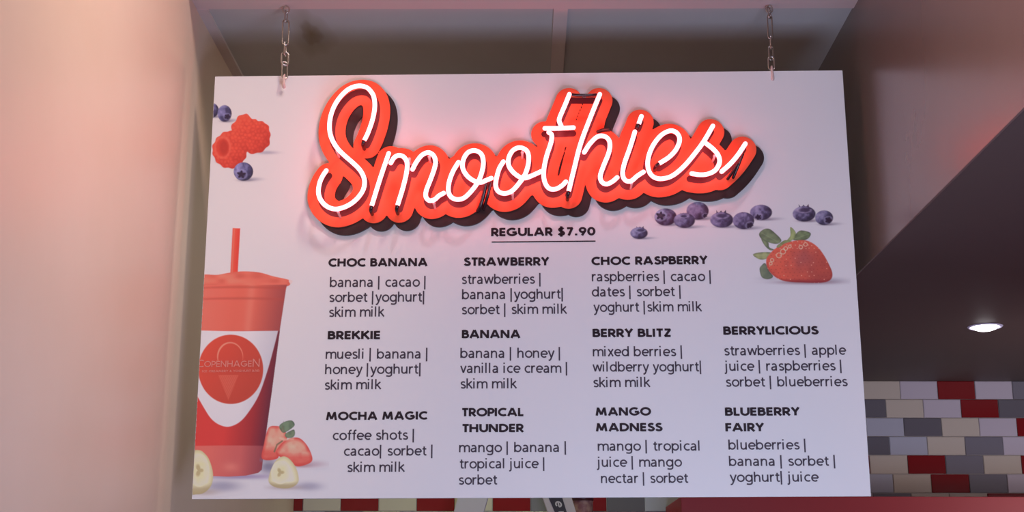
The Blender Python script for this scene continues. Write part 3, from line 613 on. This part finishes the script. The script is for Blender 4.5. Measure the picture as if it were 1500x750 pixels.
# ------------------------------------------------------------------ neon sign
neon = tag(empty('neon_sign', tuple(B_LOC), B_ROT), 'glowing pink red script neon sign reading Smoothies on a red backing', 'neon sign')
D_T, D_P, D_B = 0.052, 0.011, 0.003            # tube axis, red face, black backing: distance in front of the board
TUBES = {
 's_hook': [(534.2, 204.4), (539.6, 193), (546, 174), (549, 156), (547.6, 142), (543.4, 134), (537.2, 128.2), (528.4, 125.8), (518.8, 127), (509.2, 131.6), (499.6, 140.6), (491.6, 151.8), (486, 164.4), (483.1, 177.2), (482.8, 190), (485.2, 201.2), (490, 211), (496.6, 220), (506, 229), (517.2, 238.7), (526.5, 248), (532, 257.3), (534, 266.6), (532, 277.8), (524.8, 289), (514.4, 298.2), (502.2, 304.2), (490, 306.2), (478.4, 302), (469.8, 292.8), (466.4, 281.6), (468, 268.8), (472.4, 258.2), (478, 249.9)],
 'm_leg': [(569.4, 224.7), (557.3, 260), (544.8, 300.2)],
 'm_hump': [(572.5, 238.7), (576.9, 231.4), (583.4, 227.6), (590.9, 229.5), (596.2, 238), (595.6, 252), (590.5, 274), (582.7, 299.4)],
 'm_tail': [(604.4, 248), (609.2, 238.5), (617.7, 227.6), (627.3, 223.4), (634.6, 227.3), (638, 236), (636.2, 247.2), (630, 264.5), (624.4, 279), (624, 288.6), (629, 293.8), (636.6, 292.3), (642.6, 287), (649.8, 282.9)],
 'o': [(671.5, 237.7), (663.7, 250.7), (658, 266.3), (656.9, 280.1), (661, 288.6), (669.7, 292.2), (680.4, 289.4), (692, 278), (701, 265), (706.2, 250.7), (708, 237), (705, 225.7), (695.7, 220.5), (685.6, 223.3), (679, 233.3), (677.7, 245.5), (683.6, 256.7), (693.6, 264.6), (704, 267.2), (711, 264.6), (719.6, 261)],
 'o_second': [(737.3, 236.8), (731.2, 247.2), (727, 262.6), (726.3, 273.2), (730.6, 280.8), (739.9, 283.4), (750.3, 279.3), (760, 268.9), (768.5, 256.7), (773.5, 242), (774.3, 228.5), (770.6, 219.8), (760.7, 216.2), (751.2, 220.5), (745.4, 230.7), (745.2, 242), (751.1, 251.5), (760.7, 259), (769.3, 260.7), (778, 257.8), (793, 250.9)],
 't_top': [(834, 138.2), (827.6, 154), (819.9, 172), (819.4, 178), (822, 184)],
 't_bar': [(798, 188), (818.5, 188), (840, 186.9)],
 't_stem': [(803.8, 194.0), (808, 197.5), (807.2, 208.4), (800.6, 228.8), (796.6, 249.2), (797.6, 265), (803.8, 275.6), (813.6, 277), (823, 272), (828.7, 266.2)],
 'h_stem': [(878.6, 138.2), (863.9, 174.4), (850.3, 211), (841, 247), (833.3, 278.7)],
 'h_hump': [(855.9, 223), (864, 210.7), (875.2, 200.2), (886, 199.9), (892.8, 207.3), (892.2, 222), (883.4, 244.7), (879.2, 258.3), (882, 266.9), (889, 269.6), (897.4, 265.6), (904, 260)],
 'i_dot': [(939.6, 170.4), (936, 180.4)],
 'i_stem': [(930, 193), (923, 215.4), (914, 241.5), (912.2, 256), (916.4, 264.3), (924.6, 265), (933.4, 257.8), (942.4, 251.9)],
 'e': [(966.9, 238.7), (980.7, 229.6), (990.8, 218.2), (995.6, 205), (992, 195.4), (982.7, 191.4), (970, 196.9), (958.6, 209.8), (951.4, 224.7), (948.7, 239.7), (951.4, 252.3), (958.6, 259.8), (969.7, 261.8), (985, 257.3), (1002, 243.4), (1018, 224.6), (1031, 206.9), (1044.2, 184.5)],
 's': [(1034.8, 210.4), (1044.2, 217.9), (1052, 227.2), (1054, 238), (1048, 249), (1037, 254.8), (1025.5, 256), (1013.3, 254.3)],
 'flourish': [(1057.2, 251.3), (1070.3, 239.4), (1081.3, 226.3), (1091.8, 210.6)]}
M_tube = bpy.data.materials.new('lit_neon_glass'); M_tube.use_nodes = True
nt = M_tube.node_tree; p = nt.nodes['Principled BSDF']
p.inputs['Base Color'].default_value = (0.9, 0.55, 0.55, 1); p.inputs['Roughness'].default_value = 0.15
p.inputs['Emission Color'].default_value = (1.0, 0.15, 0.17, 1); p.inputs['Emission Strength'].default_value = 7.2
M_face = mat('red_acrylic_face', (238, 98, 66), 0.35)
M_back = mat('black_backing_board', (44, 36, 38), 0.5)
M_inlay = mat('maroon_painted_stroke', (84, 24, 32), 0.35)
M_elec = mat('blacked_out_tube', (44, 12, 22), 0.25)
M_stud = mat('clear_tube_stud', (240, 190, 188), 0.15)
PATHS = {}
for k, pts in TUBES.items():
    c = crom(pts, 6) if len(pts) > 3 else crom(pts, 3)
    x, z = bp(c[:, 0], c[:, 1], D_T); P = np.stack([x, np.full(len(x), -D_T), z], 1); PATHS[k] = P
    vs, fs = [], []; sweep(vs, fs, P, 0.0053, 12); raw('neon_tube', vs, fs, M_tube, neon, True)
def field(lines, x0, x1, z0, z1, cell):
    nx, nz = int((x1-x0)/cell), int((z1-z0)/cell); gx = np.linspace(x0, x1, nx+1); gz = np.linspace(z0, z1, nz+1)
    X, Z = np.meshgrid(gx, gz); d = np.full(X.shape, 1e9)
    for L in lines: d = np.minimum(d, sd_line(X, Z, L))
    return X, Z, d
def contour_slab(name, X, Z, f, yf, yb, material, parent):   # solid plate where f < 0
    vs, fs = [], []; key = {}
    def corner(j, i):
        k = (j, i)
        if k not in key: key[k] = len(vs); vs.append((X[j, i], yf, Z[j, i]))
        return key[k]
    def cut(j0, i0, j1, i1):
        k = tuple(sorted(((j0, i0), (j1, i1))))
        if k not in key:
            t = f[j0, i0]/(f[j0, i0]-f[j1, i1]); key[k] = len(vs); vs.append((X[j0, i0]+(X[j1, i1]-X[j0, i0])*t, yf, Z[j0, i0]+(Z[j1, i1]-Z[j0, i0])*t))
        return key[k]
    edges = []
    J, I = f.shape; ins = f < 0
    cnt = ins[:-1, :-1].astype(int)+ins[1:, :-1]+ins[:-1, 1:]+ins[1:, 1:]
    for j, i in zip(*np.nonzero(cnt)):
        cs = [(j, i), (j, i+1), (j+1, i+1), (j+1, i)]; poly = []; flag = []
        for a in range(4):
            c, n = cs[a], cs[(a+1) % 4]
            if ins[c]: poly.append(corner(*c)); flag.append(0)
            if ins[c] != ins[n]: poly.append(cut(*c, *n)); flag.append(1 if ins[c] else 2)
        if len(poly) < 3: continue
        fs.append(tuple(poly))
        for a in range(len(poly)):
            if flag[a] == 1 and flag[(a+1) % len(poly)] == 2: edges.append((poly[a], poly[(a+1) % len(poly)]))
    n = len(vs); vs += [(v[0], yb, v[2]) for v in vs]
    fs2 = fs + [tuple(q+n for q in g)[::-1] for g in fs] + [(b, a, a+n, b+n) for a, b in edges]
    return raw(name, vs, fs2, material, parent)
LN = [P[:, [0, 2]] for P in PATHS.values()]
# the outline bridges the gaps inside letters
extra = [[LN[6][0], LN[9][0]] ]
jn = lambda a, b: LN.append(np.array([a, b]))
ks = list(PATHS)
def end(k, i): return PATHS[k][i][[0, 2]]
jn(end('m_leg', 0), end('m_hump', 0)); jn(end('m_hump', 10), end('m_tail', 0)); jn(end('m_tail', -1), end('o', 12)); jn(end('o', -1), end('o_second', 14)); jn(end('t_top', -1), end('t_stem', 2)); jn(end('i_stem', 0), end('i_dot', -1)); jn(end('i_stem', -1), end('e', 60)); jn(end('s', -1), end('s', 20)); jn(end('flourish', 0), end('s', 20)); jn(end('h_hump', 0), end('h_stem', 4))
al = np.concatenate(LN); bx0, bx1, bz0, bz1 = al[:, 0].min()-.06, al[:, 0].max()+.06, al[:, 1].min()-.06, al[:, 1].max()+.06
X, Z, dist = field(LN, bx0, bx1, bz0, bz1, 0.0030)
RP = 0.0318
contour_slab('red_face', X, Z, dist-RP, -D_P, -D_P+0.003, M_face, neon)
contour_slab('black_backing', X+0.0175, Z-0.0185, dist-RP, -D_B-0.0045, -0.0016, M_back, neon)
LI = [P[:, [0, 2]] for P in PATHS.values()] + [np.array([end('t_top', 0), end('h_stem', 0)])]
X, Z, dist = field(LI, bx0, bx1, bz0, bz1, 0.0022)
contour_slab('painted_stroke', X, Z, dist-0.0078, -D_P-0.0006, -D_P-0.0001, M_inlay, neon)['label'] = 'dark maroon script painted behind the tubes'
# supports and blacked out returns
def stud(u, v):
    x, z = bp(u, v, D_T-.012)
    vs, fs = [], []; sweep(vs, fs, [(x, -D_P-.0003, z), (x, -D_T+.014, z), (x, -D_T+.006, z+.002)], [.0030, .0026, .0036], 10)
    raw('tube_support', vs, fs, M_stud, neon, True)
for uv in ((494, 224), (496, 313), (629, 232), (636, 300), (765, 226), (751, 286.5), (600, 235), (925, 271), (1046, 231)): stud(*uv)
def ret(P, r=0.0052):
    vs, fs = [], []; sweep(vs, fs, crom(P, 4), r, 10); raw('tube_return', vs, fs, M_elec, neon, True)
def p3(u, v, d): x, z = bp(u, v, d); return (float(x), -d, float(z))
def endret(k, i, j):                            # the tube end bends back towards the red face
    a = PATHS[k][i]; t = a-PATHS[k][j]; t = t/np.linalg.norm(t)
    ret([a+t*.004, a+t*.010+np.array([0, .004, 0]), a+t*.012+np.array([0, .016, 0]), a+t*.012+np.array([0, D_T-D_P-.0055, 0])], .0046)
endret('s_hook', 0, 2); endret('m_leg', -1, -2); endret('m_hump', -1, -2); endret('h_stem', -1, -2); endret('i_dot', -1, 0); endret('e', 0, 2)
ret([p3(836, 138.5, .046), p3(846, 139.5, .043), p3(866, 139.5, .043), p3(877, 138.5, .046)], .0036)
ret([p3(712, 268, .044), p3(709, 283, .032), p3(704, 301, .020), p3(700, 309, .0105)], .0046)
ret([p3(719, 266, .044), p3(715, 284, .032), p3(709, 306, .0105)], .0040)
ret([p3(1080, 241, .044), p3(1073, 252, .030), p3(1066, 262, .0165)], .0036)
ret([p3(1088, 226, .044), p3(1080, 246, .030), p3(1074, 260, .0165)], .0036)
ret([p3(893, 190, .030), p3(884, 190.5, .022), p3(876, 193, .0165)], .0044)

# ------------------------------------------------------------------ chains
YCH = B_LOC[1]
def link_path(L, wd, n=8):
    r = wd/2; h = L/2-r; P = []
    for k in range(n+1): a = math.pi*k/n; P.append((r*math.cos(a), 0, h+r*math.sin(a)))
    for k in range(n+1): a = math.pi+math.pi*k/n; P.append((r*math.cos(a), 0, -h+r*math.sin(a)))
    return np.array(P)
def chain(spec, u_top, u_bot, vtop, vhole, label):
    top = on_y(u_top, vtop, YCH); hole = on_y(u_bot, vhole, YCH)
    root = tag(empty('hanging_chain', (top[0], YCH, ZC-0.006)), label, 'chain', 'chains holding up the menu board')
    base = np.array(root.location)
    def pos(v): 
        t = (v-vtop)/(vhole-vtop); return on_y(u_top+(u_bot-u_top)*t, v, YCH)
    vs, fs = [], []                             # screw eye under the ceiling rail
    zc = ZC-.006-base[2]; e = pos(vtop+12)-base
    lp = link_path(0.017, 0.015)*np.array([1, 1, 1])+np.array([0, 0, min(-.012, e[2]+.006)]); sweep(vs, fs, lp, .0018, 8, closed=True)
    sweep(vs, fs, [(0, 0, min(-.012, e[2]+.006)+.008), (0, 0, 0)], .0020, 8); raw('screw_eye', vs, fs, M_chain, root, True)
    for (v0, v1, wpx, rot, wire) in spec:
        a, b = pos(v0)-base, pos(v1)-base; L = np.linalg.norm(a-b); c = (a+b)/2
        P = link_path(L, wpx*.00163); ca, sa = math.cos(rot), math.sin(rot)
        tx = (a[0]-b[0])/L
        P = np.stack([P[:, 0]*ca+P[:, 2]*tx, P[:, 0]*sa, P[:, 2]], 1)+c
        vs, fs = [], []; sweep(vs, fs, P, wire, 8, closed=True); raw('chain_link', vs, fs, M_chain, root, True)
    hz = pos(vhole)-base; lz = pos(spec[-1][1]-3)-base
    bt = lambda y, z, x=0: np.array([hz[0]+x, y, z])
    path = crom([(lz[0], -.001, lz[2]+.004), (lz[0]-.001, -.006, lz[2]-.004), bt(-.0085, hz[2]+.010), bt(-.0085, hz[2]+.001), bt(-.0045, hz[2]-.004)], 5)
    vs, fs = [], []; n = len(path); sweep(vs, fs, path, [.0022+.0022*(i/(n-1)) for i in range(n)], 10); raw('board_hook', vs, fs, M_tie, root, True)['label'] = 'pale plastic hook'
    return root
chain([(16, 33, 6.5, 1.2, .0017), (29, 66, 9.0, .25, .0019), (61, 82, 8, 1.45, .0020), (77, 96, 10, .2, .0026), (91, 115, 8, .5, .0020)], 419.5, 416.5, 5, 126, 'left steel chain hanging the menu board from the ceiling near its raspberry corner')
chain([(12, 27, 7, 1.0, .0019), (22, 57, 7.5, .35, .0017), (53, 72, 7, 1.5, .0019), (68, 88, 6.5, .3, .0019), (83, 103, 9.0, .15, .0024)], 1126.5, 1131, 5, 116, 'right steel chain hanging the menu board from the ceiling above the blueberries')

# ------------------------------------------------------------------ things behind the board
YF = YB-0.006
# red cabinet against the tiles
DC = .48; rc0 = on_y(975, 740, YF-.004); rct = on_y(1400, 727.5, YF-DC)
rx0, rz, rx1 = rc0[0], rct[2], 3.0
YC = YF-.004
cab = tag(empty('red_cabinet', ((rx0+rx1)/2, YC-DC/2, 0)), 'tall glossy red cabinet standing against the tiled wall below the downlight', 'cabinet')
L = lambda x, y, z: (x-cab.location.x, y-cab.location.y, z)
boxo('cabinet_body', L(rx0, YC-DC+.024, 0), L(rx1, YC, rz), M_redpanel, cab, 0.002)
xm = 1.95
for (xa_, xb_, xh) in ((rx0, xm-.0015, xm-.06), (xm+.0015, rx1, xm+.06)):
    dr = boxo('door', L(xa_, YC-DC+.004, .08), L(xb_, YC-DC+.0235, rz), M_redpanel, cab, 0.002)
    bm = bmesh.new(); box(bm, L(xh-.006, YC-DC-.025, 1.0), L(xh+.006, YC-DC+.0035, 1.22), .003); obj('handle', bm, M_steel, dr)
# shelf below the frame with the two printed packs standing on it
ZSH = 1.62
sx0, sx1 = XL+.004, rx0-.02
shelf = tag(empty('wall_shelf', ((sx0+sx1)/2, YF-.15, ZSH-.03)), 'white wall shelf under the red and cream tiles behind the menu board', 'shelf')
SL = lambda x, y, z: (x-shelf.location.x, y-shelf.location.y, z-shelf.location.z)
boxo('shelf_board', SL(sx0, YF-.30, ZSH-.03), SL(sx1, YF-.0005, ZSH), mat('white_laminate', (205, 200, 200), .4), shelf, .002)
for xx in (sx0+.25, sx1-.3): boxo('bracket', SL(xx, YF-.22, ZSH-.13), SL(xx+.02, YF-.0005, ZSH-.0305), M_steel, shelf, .001)
def slab_thing(q, zlow, thick, Y):              # leaning plate through measured edge points (left/right edge at two heights)
    (a0, a1), (b0, b1) = q
    P = [on_y(*a, Y) for a in (a0, a1, b0, b1)]
    def at(p_, q_, z): t = (z-p_[2])/(q_[2]-p_[2]); return p_[0]+(q_[0]-p_[0])*t
    ztop = P[0][2]+.035
    return [(at(P[0], P[1], zlow), zlow), (at(P[2], P[3], zlow), zlow), (at(P[2], P[3], ztop), ztop), (at(P[0], P[1], ztop), ztop)]
def prism(name, pts, y0, y1, material, parent=None, loc=(0, 0, 0), bevel=.002):
    bm = bmesh.new(); a = [bm.verts.new((x-loc[0], y0-loc[1], z-loc[2])) for x, z in pts]; b = [bm.verts.new((x-loc[0], y1-loc[1], z-loc[2])) for x, z in pts]
    n = len(pts); bm.faces.new(a); bm.faces.new(b[::-1])
    for i in range(n): bm.faces.new((a[i], b[i], b[(i+1) % n], a[(i+1) % n]))
    if bevel: bmesh.ops.bevel(bm, geom=list(bm.edges), offset=bevel, segments=2, affect='EDGES')
    return obj(name, bm, material, parent)
Y1 = YF-.16
pts = slab_thing((((670, 731), (664.8, 749)), ((714.5, 731), (709, 749))), ZSH, .05, Y1)
o = prism('leaning_card', pts, Y1, Y1+.03, mat('lilac_white_card', (190, 180, 194), .5)); tag(o, 'plain pale lilac card tilted right in front of the red and cream tiles', 'card')
pk = slab_thing((((795.5, 731), (802, 749)), ((838, 731), (843.5, 749))), ZSH, .05, Y1)
pack = tag(empty('snack_pack', ((pk[0][0]+pk[1][0])/2, Y1, ZSH)), 'pale pack tilted left with a black lettered band seen just below the board', 'package')
prism('pack_body', pk, Y1, Y1+.05, mat('pale_pack', (186, 172, 182), .4), pack, pack.location)
bd = slab_thing((((805.5, 731), (813, 749)), ((825, 731), (830.5, 749))), ZSH+.02, .05, Y1-.0012)
prism('black_band', [(x, min(z, pk[2][1]-.006)) for x, z in bd], Y1-.0012, Y1-.0002, mat('black_ink_band', (36, 28, 42), .4), pack, pack.location, 0)
vs, fs = [], []                                 # letters run down the band
for ch, (u, v) in (('s', (814.5, 723.5)), ('e', (818, 738)), ('u', (822, 753))):
    c0 = on_y(u, v, Y1-.0018); sc_l = .0021; g = LOW[ch]; wgl = g[0]-1.5
    for pth in g[1]: stroke(vs, fs, pth, 1.15, lambda q: (c0[0]+(q[1]-5)*sc_l-(q[0]-wgl/2)*sc_l*-.2-pack.location.x, -.0018, c0[2]-(q[0]-wgl/2)*sc_l-pack.location.z))
raw('pack_lettering', vs, fs, mat('pale_lettering', (196, 186, 196), .5), pack)
c0 = on_y(854, 742, Y1+.105)
pic = [(c0[0]+.036*math.cos(a)*(1+.08*math.sin(3*a)), c0[2]+.045*math.sin(a)) for a in [2*math.pi*k/28 for k in range(28)]]
M_pic = mat('brown_pink_picture', (120, 72, 84), .5, noise=(38, (176, 140, 130), 1.0))
tub = tag(empty('paper_tub', (c0[0], Y1+.105, ZSH)), 'mottled pink and brown paper tub right of the black lettered pack', 'tub')
h = c0[2]-ZSH+.03
lathe('tub_body', [(.0005, 0.0), (.027, 0.0), (.029, .004), (.034, h*.9), (.0345, h)], M_pic, tub)
lathe('tub_lid', [(.0352, h-.012), (.0362, h-.012), (.0362, h+.002), (.034, h+.004), (.0005, h+.005)], mat('dark_maroon_lid', (70, 18, 34), .4), tub)
